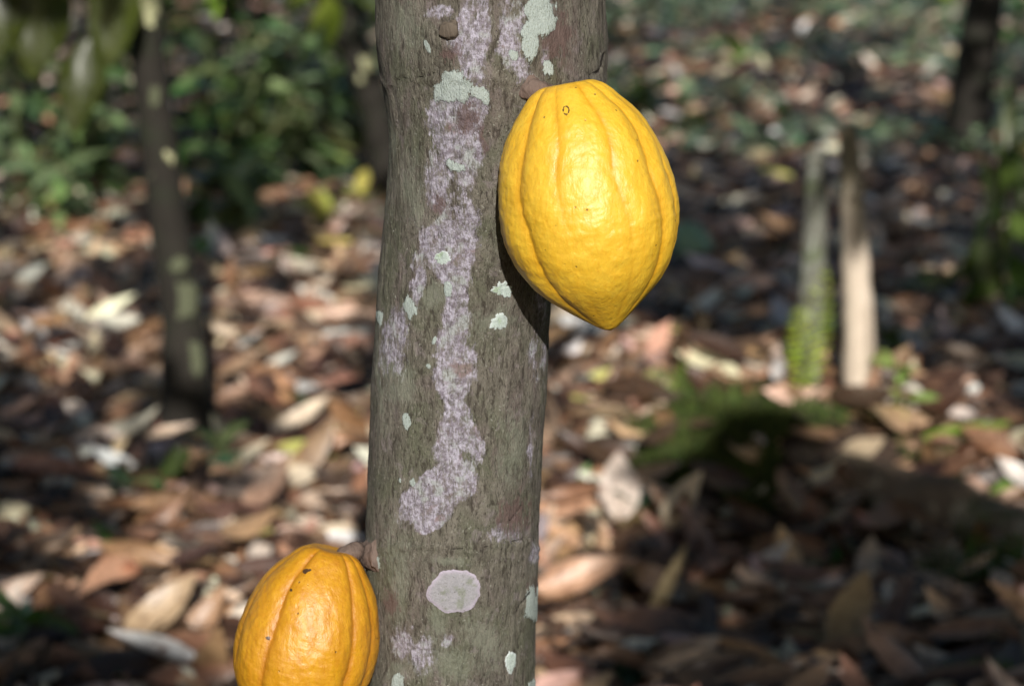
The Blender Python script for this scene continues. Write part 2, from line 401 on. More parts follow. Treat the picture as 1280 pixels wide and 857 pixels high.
def surf_qz(u, v):
    u, v = np.broadcast_arrays(np.asarray(u, float), np.asarray(v, float))
    z = np.interp(v, pvz[::-1], PZ[::-1]); c = np.interp(v, pvz[::-1], pcz[::-1]); h = np.interp(v, pvz[::-1], phz[::-1])
    q = np.clip((u - c) / h, -.995, .995)
    for _ in range(5):
        pu, pv_, wd = project(surf(q, z))
        z = z + (pv_ - v) * wd / FPX; q = np.clip(q + (u - pu) / h, -.995, .995)
    return q, z
def surf_px(u, v, off=0.):
    q, z = surf_qz(u, v)
    return surf(q, z, off)

zz = np.unique(np.concatenate([np.linspace(-.12, .7, 34), np.linspace(.7, ztop, int((ztop - .7) / .0016))]))
NT = 400
th = np.linspace(0, 2 * math.pi, NT, endpoint=False) - math.pi
TH, ZZ = np.meshgrid(th, zz)
Rr = tr_r(ZZ)
N3 = np.stack([np.sin(TH), -np.cos(TH), np.zeros_like(TH)], -1)
P3 = np.stack([tr_x(ZZ), np.full_like(ZZ, D), ZZ], -1) + N3 * Rr[..., None]
# surface fields in trunk coordinates (row of the photo, across the front half)
front = np.cos(TH) > 0.02
Vp = tr_v(ZZ); C_ = np.interp(Vp, pvz[::-1], pcz[::-1]); H_ = np.interp(Vp, pvz[::-1], phz[::-1])
Up, Vp, _w = project(P3)
wob = 10 * fbm(np.stack([P3[..., 0] * 45, P3[..., 1] * 45, P3[..., 2] * 30], -1), 3, 11)
wob2 = 9 * fbm(np.stack([P3[..., 0] * 60, P3[..., 1] * 60, P3[..., 2] * 45], -1), 3, 21)
U2, V2 = Up + wob, Vp + wob2
def ell(cu, cv, ru, rv, soft=.55, warp=1.):
    d = np.sqrt(((Up + wob * warp - cu) / ru) ** 2 + ((Vp + wob2 * warp - cv) / rv) ** 2)
    return np.clip(.5 + (1 - d) / (2 * soft), 0, 1) * front
def band(rows, soft=7):
    r = np.array(rows, float)
    l = np.interp(V2, r[:, 0], r[:, 1]); rr = np.interp(V2, r[:, 0], r[:, 2])
    e = np.minimum(U2 - l, rr - U2) / soft
    inside = (V2 > r[0, 0] - 4) & (V2 < r[-1, 0] + 4)
    return np.clip(.5 + .5 * e, 0, 1) * inside * front
lil = band([(-30, 580, 608), (0, 574, 610), (30, 562, 613), (60, 556, 608), (85, 572, 606), (110, 560, 610), (140, 541, 602), (180, 545, 600), (220, 538, 597), (250, 536, 598), (268, 552, 600),
            (285, 530, 592), (310, 517, 598), (335, 530, 592), (360, 555, 588), (400, 555, 587), (440, 551, 590), (470, 547, 593), (500, 552, 586), (525, 547, 594), (560, 541, 597), (585, 546, 590), (604, 515, 592), (622, 497, 589), (642, 500, 572), (656, 512, 548)])
for a in [(640, 40, 17, 46), (655, 80, 14, 18), (688, 80, 6, 18), (545, 15, 10, 8), (520, 345, 7, 32), (526, 300, 9, 18), (676, 360, 10, 34, .9), (672, 440, 6, 26, 1.), (508, 800, 12, 20, 1.), (557, 800, 8, 9, .9), (530, 820, 12, 18, 1.1),
          (497, 415, 12, 22, 1.2), (490, 440, 10, 30, 1.2), (640, 665, 22, 14, 1.3), (668, 690, 8, 18, 1.), (668, 560, 4, 30, 1.)]:
    lil = np.maximum(lil, ell(*a))
brk = fbm(np.stack([P3[..., 0] * 70, P3[..., 1] * 70, P3[..., 2] * 42], -1), 3, 61)
lil = lil * np.clip(.90 + .55 * brk, .3, 1.12)
mint = 0
for a in [(569, 112, 24, 21, .4), (598, 118, 11, 8, .6), (678, 22, 19, 30, .4), (664, 55, 14, 20, .5), (640, 62, 6, 8, .6), (513, 388, 8, 14, .5), (556, 362, 6, 7, .5), (480, 401, 3.5, 11, .5), (505, 522, 4, 9, .6),
          (663, 752, 7, 22, .5), (666, 852, 6, 10, .5), (498, 852, 7, 9, .5), (513, 602, 5.5, 7, .5), (546, 429, 3.5, 3.5, .5), (543, 454, 2.5, 4, .5), (690, 88, 9, 12, .6), (527, 55, 3, 7, .6), (493, 601, 2, 3, .5), (477, 704, 2, 9, .6), (572, 205, 9, 7, .9)]:
    mint = np.maximum(mint, ell(*a))
haze = 0
for a in [(540, 368, 16, 18, .8), (500, 478, 16, 22, .8), (486, 455, 5, 20, .8), (618, 404, 24, 18, 1.), (475, 470, 6, 60, 1.), (497, 838, 14, 14, .9), (480, 200, 8, 60, 1.2), (640, 560, 16, 40, 1.3), (600, 800, 20, 30, 1.3), (545, 770, 10, 40, 1.2), (520, 240, 14, 50, 1.3), (560, 698, 22, 5, .9), (500, 720, 14, 60, 1.3), (560, 830, 30, 22, 1.3), (505, 30, 20, 34, 1.3)]:
    haze = np.maximum(haze, ell(*a))
dark = 0
for a in [(584, 152, 13, 20, .8), (558, 68, 12, 12, .9), (552, 255, 10, 10, .9), (492, 746, 9, 13, .9), (700, 45, 16, 34, 1.2), (648, 640, 14, 26, 1.2), (668, 738, 10, 14, .8), (672, 815, 6, 20, .9), (600, 170, 4, 20, 1.), (628, 640, 5, 10, 1.2)]:
    dark = np.maximum(dark, ell(*a))
def line(pts, wd):
    pts = np.array(pts, float); d = np.full(Up.shape, 1e9)
    for p, q in zip(pts[:-1], pts[1:]):
        ab = q - p; t = np.clip(((Up + .35 * wob - p[0]) * ab[0] + (Vp + .35 * wob2 - p[1]) * ab[1]) / (ab @ ab), 0, 1)
        d = np.minimum(d, np.hypot(Up + .35 * wob - p[0] - t * ab[0], Vp + .35 * wob2 - p[1] - t * ab[1]))
    return np.clip(1 - d / wd, 0, 1) * front
crack = np.maximum.reduce([line([(493, 102), (515, 98), (545, 90), (560, 87)], 1.8) * .75, line([(738, 92), (748, 86), (754, 80), (758, 68)], 2.6), line([(735, 62), (741, 40), (738, 20)], 1.4) * .7,
                           line([(645, 770), (652, 752), (660, 738)], 2.) * .8, line([(545, 686), (600, 684), (660, 672)], 1.6) * .75, line([(640, 650), (655, 630)], 1.8) * .8, line([(668, 820), (671, 800)], 2.5),
                           line([(600, 330), (640, 336)], 1.2) * .6, line([(552, 40), (556, 30), (566, 27), (571, 34), (568, 43), (558, 44), (552, 40)], 2.2) * .8])
knot = np.exp(-(((Up - 561) / 9) ** 2 + ((Vp - 36) / 8) ** 2)) * front
ring = np.exp(-((np.hypot((Up - 560) / 1.1, (Vp - 40)) - 19) / 5) ** 2) * front
disp = .0022 * fbm(P3 * np.array([16, 16, 9]), 3, 31) + .0006 * fbm(P3 * np.array([160, 160, 38]), 3, 33) + .00025 * fbm(P3 * np.array([520, 520, 180]), 2, 35)
disp = disp - .0016 * crack + .0035 * knot + .0012 * ring + .0007 * (mint > .5)
for v0, a0 in ((683, .0012), (698, .0008), (100, .001), (335, .0005)):
    disp = disp + a0 * np.exp(-((V2 - v0) / 5) ** 2) * front
P3 = P3 + N3 * disp[..., None]
# ------------------------------------------------------------------ dapples: which spots stay sunlit (used to leave the canopy's gaps open)
LIT = [(85, 300, 70, 18), (60, 285, 40, 14), (30, 360, 30, 10), (185, 385, 28, 12), (188, 425, 22, 14), (40, 425, 40, 10), (150, 300, 30, 10), (340, 400, 95, 26), (430, 385, 45, 22), (430, 320, 50, 22), (410, 300, 30, 18), (445, 270, 28, 14),
       (300, 325, 30, 10), (350, 470, 100, 20), (400, 500, 80, 14), (380, 510, 70, 10), (130, 562, 22, 10), (310, 615, 42, 22), (400, 585, 70, 16), (410, 632, 60, 14), (350, 580, 30, 12), (180, 670, 45, 14), (70, 680, 12, 10), (110, 745, 50, 10), (240, 775, 60, 10), (230, 740, 50, 8),
       (330, 700, 60, 16), (390, 670, 20, 10), (20, 680, 20, 10), (730, 405, 70, 20), (800, 435, 50, 16), (730, 480, 60, 18), (800, 500, 70, 14), (720, 510, 40, 14), (905, 475, 60, 10), (970, 480, 50, 10), (1020, 495, 50, 8), (710, 560, 40, 16), (775, 612, 36, 34), (700, 640, 30, 22), (695, 690, 24, 22), (725, 585, 25, 18), (710, 750, 30, 14),
       (1120, 490, 18, 16), (1150, 540, 30, 10), (1245, 490, 22, 10), (1270, 570, 24, 12), (1215, 575, 20, 8), (1250, 605, 20, 8), (1030, 770, 20, 16), (965, 128, 22, 8), (1000, 122, 10, 6), (910, 100, 10, 10), (870, 140, 20, 6), (900, 70, 30, 5), (960, 35, 60, 5), (1100, 30, 90, 5), (1150, 80, 60, 5), (30, 60, 10, 8), (240, 130, 25, 20), (100, 480, 30, 8), (60, 245, 40, 6),
       (1110, 270, 12, 8), (855, 465, 20, 8), (270, 440, 30, 10), (150, 610, 10, 6), (690, 415, 40, 12)]
for _ in range(45):
    v_ = rng.uniform(265, 690); LIT.append((rng.uniform(0, 460) if rng.random() < .6 else rng.uniform(690, 1280), v_, rng.uniform(4, 16), rng.uniform(2, 5)))
LITA = np.array(LIT, float)
LIT = [q for q in LIT if not (q[1] > 655 and q[0] < 460)]
LIT = [(a, b, min(c, 24), d * .8) if b > 560 else (a, b, c, d) for a, b, c, d in LIT]
LIT += [(870, 525, 22, 6), (340, 385, 110, 30), (395, 400, 70, 26), (760, 415, 80, 26), (745, 470, 70, 20)]
LIT3 = []                                     # (point, radius) in the air that the sun reaches
for z_ in np.arange(.55, 1.75, .12): LIT3.append((np.array([-.05, 1.62, z_]), .34))
def sunlit(P, margin=.09, lrad=1.):
    """True where a canopy leaf at P would shade one of the sunlit spots"""
    k = (P[:, 2] - .03) / S[2]; G = P - S * k[:, None]
    for _ in range(2):
        k = (P[:, 2] - gh(G[:, 0], G[:, 1]) - .03) / S[2]; G = P - S * k[:, None]
    u, v, wd = project(G)
    m = margin * FPX / np.maximum(wd, .5) * lrad
    hit = np.zeros(len(P), bool)
    for (cu, cv, ru, rv) in LITA:
        k_ = 1.15 if ru > 25 else .85; mm = m * .58 * k_; mv = m * .40 * k_
        hit |= ((((u - cu) / (ru + mm)) ** 2 + ((v - cv) / (rv + mv)) ** 2) < 1) & (wd > 1)
    for q, r in LIT3:
        rel = P - q; tt = rel @ S; dist = np.linalg.norm(rel - tt[:, None] * S, axis=1)
        hit |= (dist < r + margin * .8) & (tt > 0)
    return hit

# ------------------------------------------------------------------ the main cacao tree
tb = np.array([tr_x(np.array(0.)), D, gh(0., D)])
main = root('cacao_tree', 'thick grey cacao trunk blotched with lilac and mint lichen, two yellow pods on it', 'tree', tb)
fl = lambda a: np.broadcast_to(a, TH.shape).ravel()
tcap = len(P3) - 1
mesh('trunk', P3, gridq(len(zz), NT, True), M['bark'], main, attrs=dict(lilac=fl(lil), mint=fl(mint), haze=fl(haze), dark=fl(dark), crack=fl(crack)))
# scar of a cut twig on the trunk
kv = [surf_px(561, 38, o_) for o_ in (-.001, .0024, .0036)]
V, Q = tube(kv, [.0075, .0062, .0045], 8, 22, .0022, 210, 3)
mesh('twig_scar', V, Q, M['scar'], main)
# small crusts of lichen that stand proud of the bark
def lichen(cu, cv, ru, rv, mat, rag, seed, hgt=.0009):
    n, m = 14, 140
    a = np.linspace(0, 2 * math.pi, m, endpoint=False)
    edge = 1 + rag * fbm(np.stack([np.cos(a) * 1.6, np.sin(a) * 1.6, a * 0 + seed], -1), 4, seed) + (.015 + .35 * rag) * fbm(np.stack([np.cos(a) * 3.6, np.sin(a) * 3.6, a * 0 + seed], -1), 3, seed + 2) + rag * .5 * np.sin(a * 7 + seed) * vnoise(np.stack([np.cos(a) * 3, np.sin(a) * 3, a * 0], -1), seed)
    t = np.linspace(.02, 1, n)[:, None]
    u = cu + ru * t * edge * np.cos(a); v = cv + rv * t * edge * np.sin(a)
    q, z = surf_qz(u, v); thq = np.arcsin(q)
    P = surf(q, z)
    d_ = .0022 * fbm(P * np.array([16, 16, 9]), 3, 31) + .0006 * fbm(P * np.array([160, 160, 38]), 3, 33)
    off = d_ + hgt * np.sqrt(np.clip(1 - t ** 6, 0, 1)) * (1 + .35 * vnoise(P * 420, seed)) - .0004 * (t > .97)
    nn = np.stack([np.sin(thq), -np.cos(thq), np.zeros_like(thq)], -1)
    mesh('lichen_sun_patch', P + nn * off[..., None], gridq(n, m, True)[:, ::-1], mat, main, attrs=dict(rad=np.broadcast_to(t, (n, m)).ravel()))
for a in [(628, 362, 11, 10.5, M['mint'], .38, 3), (624, 402, 9.5, 10, M['mint'], .32, 8), (552, 322, 10, 8.5, M['mint'], .22, 5), (638, 828, 6.5, 15, M['mint'], .24, 6), (568, 738, 33, 29, M['lilac'], .085, 12, .0007)]:
    lichen(*a)

# ------------------------------------------------------------------ pods
TT = np.array([0, .012, .03, .06, .09, .15, .2, .3, .4, .5, .6, .725, .83, .9, .95, .98, .993, 1.0])
RR = np.array([1, 27, 42, 54, 62, 78, 88, 101, 109, 112, 110, 97, 74, 48, 27, 14, 7, 0.5]) / 112
def pod(name, label, Sp, Tp, Rmax, mat, furrows, seed, stalk=None, scars=(), cat='cacao pod', res=(300, 330)):
    ax = Tp - Sp; Lg = np.linalg.norm(ax); ax = ax / Lg
    view = unit(Sp * .5 + Tp * .5 - EYE); F = unit(-view + ax * (view @ ax)); X = np.cross(F, ax); X = -X if X[0] < 0 else X
    t = np.linspace(0, 1, res[0]) ; t = .5 - .5 * np.cos(t * math.pi); t = t * .75 + np.linspace(0, 1, res[0]) * .25
    a = np.linspace(-math.pi, math.pi, res[1], endpoint=False)
    A, T_ = np.meshgrid(a, t)
    r0 = smooth_interp(t, TT, RR)[:, None] * Rmax
    wig = .06 * vnoise(np.stack([T_ * 5, A * 0, A * 0 + seed], -1), seed)
    fine = np.zeros_like(A); fur = np.zeros_like(A); dep = np.zeros_like(A)
    env = sstep(T_, -.02, .05) * sstep(T_, 1.02, .9)
    for (deg, dd, wd, fade) in furrows:
        da = (A - R(deg) + wig + math.pi) % (2 * math.pi) - math.pi
        e = env * (1 - fade * sstep(T_, .3, .62) * sstep(T_, .98, .75))
        topd = 1 + 2.6 * np.exp(-T_ / .07)
        g = np.exp(-(np.abs(da) / wd) ** 1.3)
        cz = np.exp(-np.abs(da) / .022) * e * min(1, dd / .05); fine = np.maximum(fine, cz)
        dep += dd * g * e * topd + .012 * cz + .35 * dd * np.exp(-(da / (wd * 2.4)) ** 2) * e
        fur = np.maximum(fur, g * e * min(1, dd / .06))
    base = np.stack([np.cos(A) * 1.0, np.sin(A) * 1.0, T_ * 3.2], -1)
    wr = .010 * fbm(base * np.array([3.2, 3.2, 2.2]) + seed, 3, seed) + .0060 * fbm(base * np.array([8, 8, 10]) + .5 * vnoise(base * 3, seed)[..., None], 3, seed + 3) + .0020 * fbm(base * np.array([24, 24, 20]), 2, seed + 6)
    r = r0 * (1.006 - .56 * dep + wr)
    rad = np.cos(A)[..., None] * F + np.sin(A)[..., None] * X
    dip = (.02 * Lg) * np.exp(-(r / (Rmax * .18)) ** 2) * (T_ < .2)
    P = Sp + ax * (T_ * Lg + dip)[..., None] + rad * r[..., None]
    o = root(name, label, cat, Sp)
    sc = np.zeros_like(A)
    uu, vv, _ = project(P); fr = (np.cos(A) > 0)
    for (cu, cv, ru, rv, kind) in scars:
        d = np.hypot((uu - cu) / ru, (vv - cv) / rv)
        sc = np.maximum(sc, (np.exp(-((d - 1) / .3) ** 2) * .75 if kind else np.clip(1.25 - d, 0, 1)) * fr)
    # mesh in a frame whose z runs along the pod
    mesh('husk', P, gridq(res[0], res[1], True), mat, o, attrs=dict(fur=fur.ravel(), scar=sc.ravel(), fine=fine.ravel()))
    if stalk:
        V, Q = tube(stalk[0], stalk[1], 40, 30, .0026, 190, seed)
        mesh('stalk', V, Q, M['stalk'], o)
    return o
k1 = ((at(735, 252, 1.57) - EYE) @ FW) / FPX
Y1 = 1.604
S1 = at(706, 100, Y1 + .004); T1 = at(763, 413, Y1 - .012)
pod('cacao_pod', 'large ripe bright yellow ribbed cacao pod on the right side of the trunk', S1, T1, 115 * k1, M['pod1'],
    [(-84, .05, .10, 0), (-47, .085, .13, 0), (-15, .05, .15, .85), (24, .055, .14, .55), (55, .085, .11, 0), (77, .05, .09, 0), (112, .08, .13, 0), (140, .05, .12, 0), (176, .08, .13, 0), (214, .05, .12, 0), (245, .08, .13, 0)],
    4, ([surf_px(664, 112, -.008), surf_px(669, 114, .003), S1 + np.array([-.010, .014, -.012]), S1 + np.array([.002, .0, -.018])], [.014, .0085, .007, .007]), [(707.5, 138, 3.6, 5.2, 1)])
k2 = ((at(385, 775, 1.655) - EYE) @ FW) / FPX
Y2 = 1.655
S2 = at(415, 682, Y2 + .006); T2 = at(352, 928, Y2 - .012)
pod('cacao_pod', 'smaller orange-yellow cacao pod low on the left side of the main trunk', S2, T2, 89 * k2, M['pod2'],
    [(-74, .035, .10, 0), (-33, .085, .10, 0), (4, .02, .2, .9), (40, .085, .10, 0), (66, .06, .09, 0), (108, .08, .12, 0), (140, .05, .12, 0), (178, .08, .12, 0), (215, .05, .12, 0), (250, .08, .12, 0)],
    15, ([surf_px(472, 694, -.008), surf_px(459, 693, .004) , S2 + np.array([.016, .006, -.006]), S2 + np.array([.002, .0, -.014])], [.016, .0095, .0075, .007]),
    [(385, 712, 8, 2.2, 0), (364, 737, 2.5, 2.5, 0), (335, 797, 4, 3, 0), (381, 714, 4, 4, 0)])
G = ground_hit(862, 338); G[2] += .055
pod('cacao_pod', 'dark green unripe cacao pod lying on the litter just right of the yellow pod', G + np.array([-.05, .02, .14]), G + np.array([.07, -.05, -.05]), .085, M['podg'],
    [(d_, .06, .13, 0) for d_ in range(-180, 180, 36)], 22, res=(60, 80))

# ------------------------------------------------------------------ trees behind
def crown_leaves(c, rad, n, lit=True):
    P = c + unit(rng.normal(size=(n, 3))) * rad * (rng.random((n, 1)) ** .4)
    P[:, 2] = np.maximum(P[:, 2], 2.7)
    if lit: P = P[~sunlit(P, .13)]
    n = len(P); d = rdir(n, -1.1, .1)
    return leaves(P, d, np.array([0, 0, 1.]) + .4 * rng.normal(size=(n, 3)), rng.uniform(.16, .28, n), rng.uniform(.06, .1, n), .4, -.5, .05, nu=3, nv=5, colr=jitter((.045, .085, .02), n, .3))
def tree(label, pts, rad, mat, limbs=3, m=20, bump=.006, seed=1, crown_n=420):
    pts = [np.asarray(p, float) for p in pts]
    base = pts[0].copy(); base[2] = gh(base[0], base[1])
    t = root('cacao_tree', label, 'tree', base, 'trees in the plantation')
    pts[0] = base + np.array([0, 0, -.08])
    top = pts[-1].copy(); dirn = unit(pts[-1] - pts[-2]); n = 0
    while top[2] < 2.5 and n < 12:
        top = top + dirn * .35; dirn = unit(dirn + np.array([0, 0, .25])); pts.append(top.copy()); n += 1
    rr = np.interp(np.arange(len(pts)), np.linspace(0, len(pts) - 1, len(rad)), rad)
    rr = np.array(rr); rr[0] *= 1.45
    V, Q = tube(pts, rr, 70, m, bump, 14, seed); tr = mesh('trunk', V, Q, mat, t)
    lv = []
    for i in range(limbs):
        az = i * 2 * math.pi / limbs + seed; e = top + np.array([math.cos(az) * .9, math.sin(az) * .9, .75]); mdl = top + np.array([math.cos(az) * .4, math.sin(az) * .4, .5])
        V, Q = tube([top - dirn * .05, mdl, e], [rr[-1] * .7, rr[-1] * .5, rr[-1] * .25], 14, 10, .004, 14, seed + i)
        mesh('limb', V, Q, mat, t)
        lv.append(crown_leaves(e + np.array([0, 0, .3]), np.array([.8, .8, .6]), crown_n // limbs))
    V, Q = join([(a[0], a[1]) for a in lv])
    mesh('crown', V, Q, M['glossy'], t, attrs={k: np.vstack([a[2][k] for a in lv]) for k in ('luv', 'lcol')})
    return t
lt = ground_hit(236, 552); YL = lt[1]
for u, v, r in ((180, 14, .04), (200, 205, .03), (228, 375, .03)): LIT3.append((at(u, v, YL - .05), r))
b2 = ground_hit(492, 262); Y2t = b2[1]
LIT3.append((at(456, 85, Y2t - .07), .07))
for u, v, Y_, r in ((320, 100, 10.5, .10), (300, 118, 10.5, .08), (425, 150, 10.5, .10), (262, 80, 11, .06), (210, 100, 11, .05), (30, 215, 9.8, .10), (12, 225, 9.8, .08), (140, 235, 10, .06), (110, 228, 10, .05), (330, 160, 10.5, .12), (255, 40, 11, .06), (365, 55, 10.5, .06), (440, 190, 10.3, .08), (60, 185, 10, .06), (245, 150, 10.6, .07), (390, 120, 10.4, .07), (290, 20, 11, .07), (340, 30, 11, .06), (80, 60, 12, .08)):
    LIT3.append((at(u, v, Y_), r))
gA = ground_hit(1074, 514); YA = gA[1]
LIT3 += [(at(1074, v, YA - .04), .09) for v in (400, 430, 460, 490)] + [(at(1072, v, YA - .04), .03) for v in (200, 220, 240, 290, 310)]
gB = ground_hit(1008, 484); YB = gB[1]
LIT3 += [(at(1010, 440, YB - .15), .08), (at(1020, 385, YB - .15), .08), (at(1120, 480, ground_hit(1140, 540)[1]), .06), (at(1130, 510, ground_hit(1140, 540)[1]), .05), (at(912, 100, 17), .1), (at(1215, 320, 8), .10), (at(1240, 270, 8), .08), (at(20, 215, 10), .12), (at(710, 590, ground_hit(720, 610)[1]), .08)]
def pole_patch(t, u, v, ru, rv, Y, hw, c, seed):
    n, m = 8, 40
    a = np.linspace(0, 2 * math.pi, m, endpoint=False); k = np.linspace(.03, 1, n)[:, None]
    e = 1 + .3 * fbm(np.stack([np.cos(a) * 2, np.sin(a) * 2, a * 0 + seed], -1), 3, seed)
    uu = np.clip(ru * k * e * np.cos(a), -hw * .97, hw * .97); vv = rv * k * e * np.sin(a)
    px = Y / FPX; dep = np.sqrt(np.clip(hw ** 2 - uu ** 2, 0, None)) * px + .004
    P = np.array([[at(u + uu[i, j], v + vv[i, j], Y - dep[i, j]) for j in range(m)] for i in range(n)])
    mesh('lichen_sun_patch', P, gridq(n, m, True)[:, ::-1], c, t, attrs=dict(rad=np.broadcast_to(k, (n, m)).ravel()))
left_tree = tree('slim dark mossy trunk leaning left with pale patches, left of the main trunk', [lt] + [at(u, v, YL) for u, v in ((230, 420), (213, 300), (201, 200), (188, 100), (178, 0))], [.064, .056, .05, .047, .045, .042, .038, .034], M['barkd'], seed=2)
for i, (u, v, ru, rv) in enumerate(((179, 12, 17, 26), (200, 206, 16, 18), (228, 372, 19, 22), (238, 452, 14, 26), (193, 120, 7, 14), (222, 330, 10, 10))):
    pole_patch(left_tree, u, v, ru, rv, YL, 21 if v < 300 else 25, M['yell'] if i < 2 else M['pale'], i + 3)  # pale patches for lichen, partly for sunlit spots laid on as colour
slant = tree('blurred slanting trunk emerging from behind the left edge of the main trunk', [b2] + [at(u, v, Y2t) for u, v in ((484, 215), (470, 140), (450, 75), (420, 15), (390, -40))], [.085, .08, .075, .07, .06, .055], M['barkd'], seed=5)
pole_patch(slant, 455, 85, 13, 16, Y2t, 19, M['yell'], 4)  # sun highlight on the slanting trunk, laid on as a pale patch
rt = ground_hit(1207, 192); YR = rt[1]
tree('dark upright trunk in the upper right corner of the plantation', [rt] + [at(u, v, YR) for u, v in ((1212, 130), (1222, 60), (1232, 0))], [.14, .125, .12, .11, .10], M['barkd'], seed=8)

# main tree: fork and crown above the frame
topc = np.array([tr_x(np.array(ztop)), D, ztop])
lv = []
for i, az in enumerate((.25, 1.25, -1.15, .75)):
    e = topc + np.array([math.cos(az) * 1.1, math.sin(az) * 1.1, 1.35]); mdl = topc + np.array([math.cos(az) * .35, math.sin(az) * .35, .65])
    V, Q = tube([topc + np.array([math.cos(az) * .03, math.sin(az) * .03, -.07]), mdl, e], [.066, .045, .02], 24, 16, .006, 14, i)
    mesh('limb', V, Q, M['barkd'], main)
    lv.append(crown_leaves(e + np.array([0, 0, .35]), np.array([1., 1., .6]), 260))
V, Q = join([(a[0], a[1]) for a in lv])
mesh('crown', V, Q, M['glossy'], main, attrs={k: np.vstack([a[2][k] for a in lv]) for k in ('luv', 'lcol')})

# unseen canopy added overhead for shade, its gaps cut for the dapples
n = 84000
P = np.stack([rng.uniform(-8, 9.5, n), rng.uniform(-9.5, 20, n), rng.uniform(3.1, 4.9, n)], -1)
P[:, 2] += np.clip(P[:, 1] - 13, 0, 20) * .06
dens = vnoise(np.stack([P[:, 0] * .9, P[:, 1] * .9, P[:, 2] * .4], -1), 44)
gx = P - S * (P[:, 2] / S[2])[:, None]
keep = rng.random(n) < np.clip(1.1 + .3 * dens, .5, 1) * np.where(gx[:, 1] > 10.5, np.where(gx[:, 0] > 0, np.where(gx[:, 1] > 13, .16, .5), .17), 1.)
keep &= ~sunlit(P, .14)
P = P[keep]; n = len(P)
d = rdir(n, -.9, .3)
V, Q, A_ = leaves(P, d, np.array([0, 0, 1.]) + .45 * rng.normal(size=(n, 3)), rng.uniform(.26, .4, n), rng.uniform(.12, .17, n), .4, -.5, .04, nu=3, nv=4, colr=jitter((.045, .085, .02), n, .3))
prop(mesh('unseen_shade_canopy', V, Q, M['glossy'], attrs=A_), 'added canopy of cacao leaves above the view, shading the ground in dapples', 'foliage', kind='stuff')

# ------------------------------------------------------------------ leaf litter (uncountable) 
PAL = np.array([(.08, .042, .024), (.27, .148, .08), (.54, .325, .20), (.80, .56, .39), (.86, .69, .54), (.86, .75, .64), (.60, .55, .17)])
def litter(n, xr, yr, L, W, p, zoff, nu, nv, hgt=1.):
    x = rng.uniform(*xr, n) ; y = rng.uniform(*yr, n)
    half = .30 * y + .9
    x = x * half
    z = gh(x, y) + rng.random(n) ** 1.6 * zoff
    d = rdir(n, -.15, .22); d = np.where((rng.random(n) < .05)[:, None], rdir(n, .3, .8), d)
    up = np.array([.03, -.72, 1.]) + .26 * rng.normal(size=(n, 3))
    ln = rng.uniform(*L, n)
    P = np.stack([x, y, z], -1) - d * ln[:, None] * .4
    P[:, 2] = np.maximum(P[:, 2], gh(P[:, 0], P[:, 1]) + .004)
    bare = np.exp(-(((x - .50) / .26) ** 2 + ((y - 5.05) / .22) ** 2) ** 2) * .75 + np.exp(-(((x - 1.0) / .45) ** 2 + ((y - 4.85) / .28) ** 2) ** 2) * .2 + np.exp(-((x - gA[0]) / .10) ** 2 - ((y - gA[1] + .14) / .13) ** 2) * .95 + np.exp(-((x - lt[0]) / .12) ** 2 - ((y - lt[1] + .16) / .14) ** 2) * .8
    gap = .30 * (vnoise(np.stack([x * 3, y * 3, x * 0], -1), 77) > .25)
    ok = rng.random(n) > np.maximum(bare, gap)
    P, d, up, ln = P[ok], d[ok], up[ok], ln[ok]; n = len(P)
    c = jitter(PAL[rng.choice(len(PAL), n, p=p)], n, .22)
    return leaves(P, d, up, ln, ln * rng.uniform(.27, .42, n), rng.normal(.25, .7, n), rng.normal(.05, .5, n), rng.uniform(0, .07, n), rng.normal(0, .5, n), nu=nu, nv=nv, colr=c)
pr = [.30, .235, .16, .11, .11, .08, .005]
bat = [litter(170, (-1, 1), (3.4, 5.6), (.18, .27), None, [.3, .4, .25, .05, .0, .0, .0], .10, 7, 14), litter(10500, (-1, 1), (3.0, 6.6), (.08, .21), None, [.34, .27, .16, .10, .07, .055, .005], .075, 5, 8), litter(11000, (-1, 1), (6.4, 11), (.11, .25), None, pr, .08, 4, 6), litter(8500, (-1, 1), (10.5, 26), (.14, .28), None, pr, .09, 3, 5)]
V, Q = join([(a[0], a[1]) for a in bat])
prop(mesh('leaf_litter', V, Q, M['dry'], attrs={k: np.vstack([a[2][k] for a in bat]) for k in ('luv', 'lcol')}), 'brown fallen cacao leaves covering the ground', 'leaf litter', kind='stuff')
# dead twigs among the leaves
tw = []
for i in range(260):
    y = rng.uniform(3.3, 12); x = rng.uniform(-1, 1) * (.28 * y + .6); a = rng.random() * 6.28; l = rng.uniform(.12, .45)
    p = np.array([x, y, gh(x, y) + .04]); e = p + np.array([math.cos(a) * l, math.sin(a) * l, rng.uniform(-.01, .06)])
    e[2] = max(e[2], gh(e[0], e[1]) + .02)
    tw.append(tube([p, (p + e) / 2 + rng.normal(size=3) * .02, e], [.005, .004, .002], 7, 6, cap=False))
V, Q = join(tw); prop(mesh('twig_litter', V, Q, M['twig']), 'thin dead twigs scattered through the fallen leaves', 'twigs', kind='stuff')

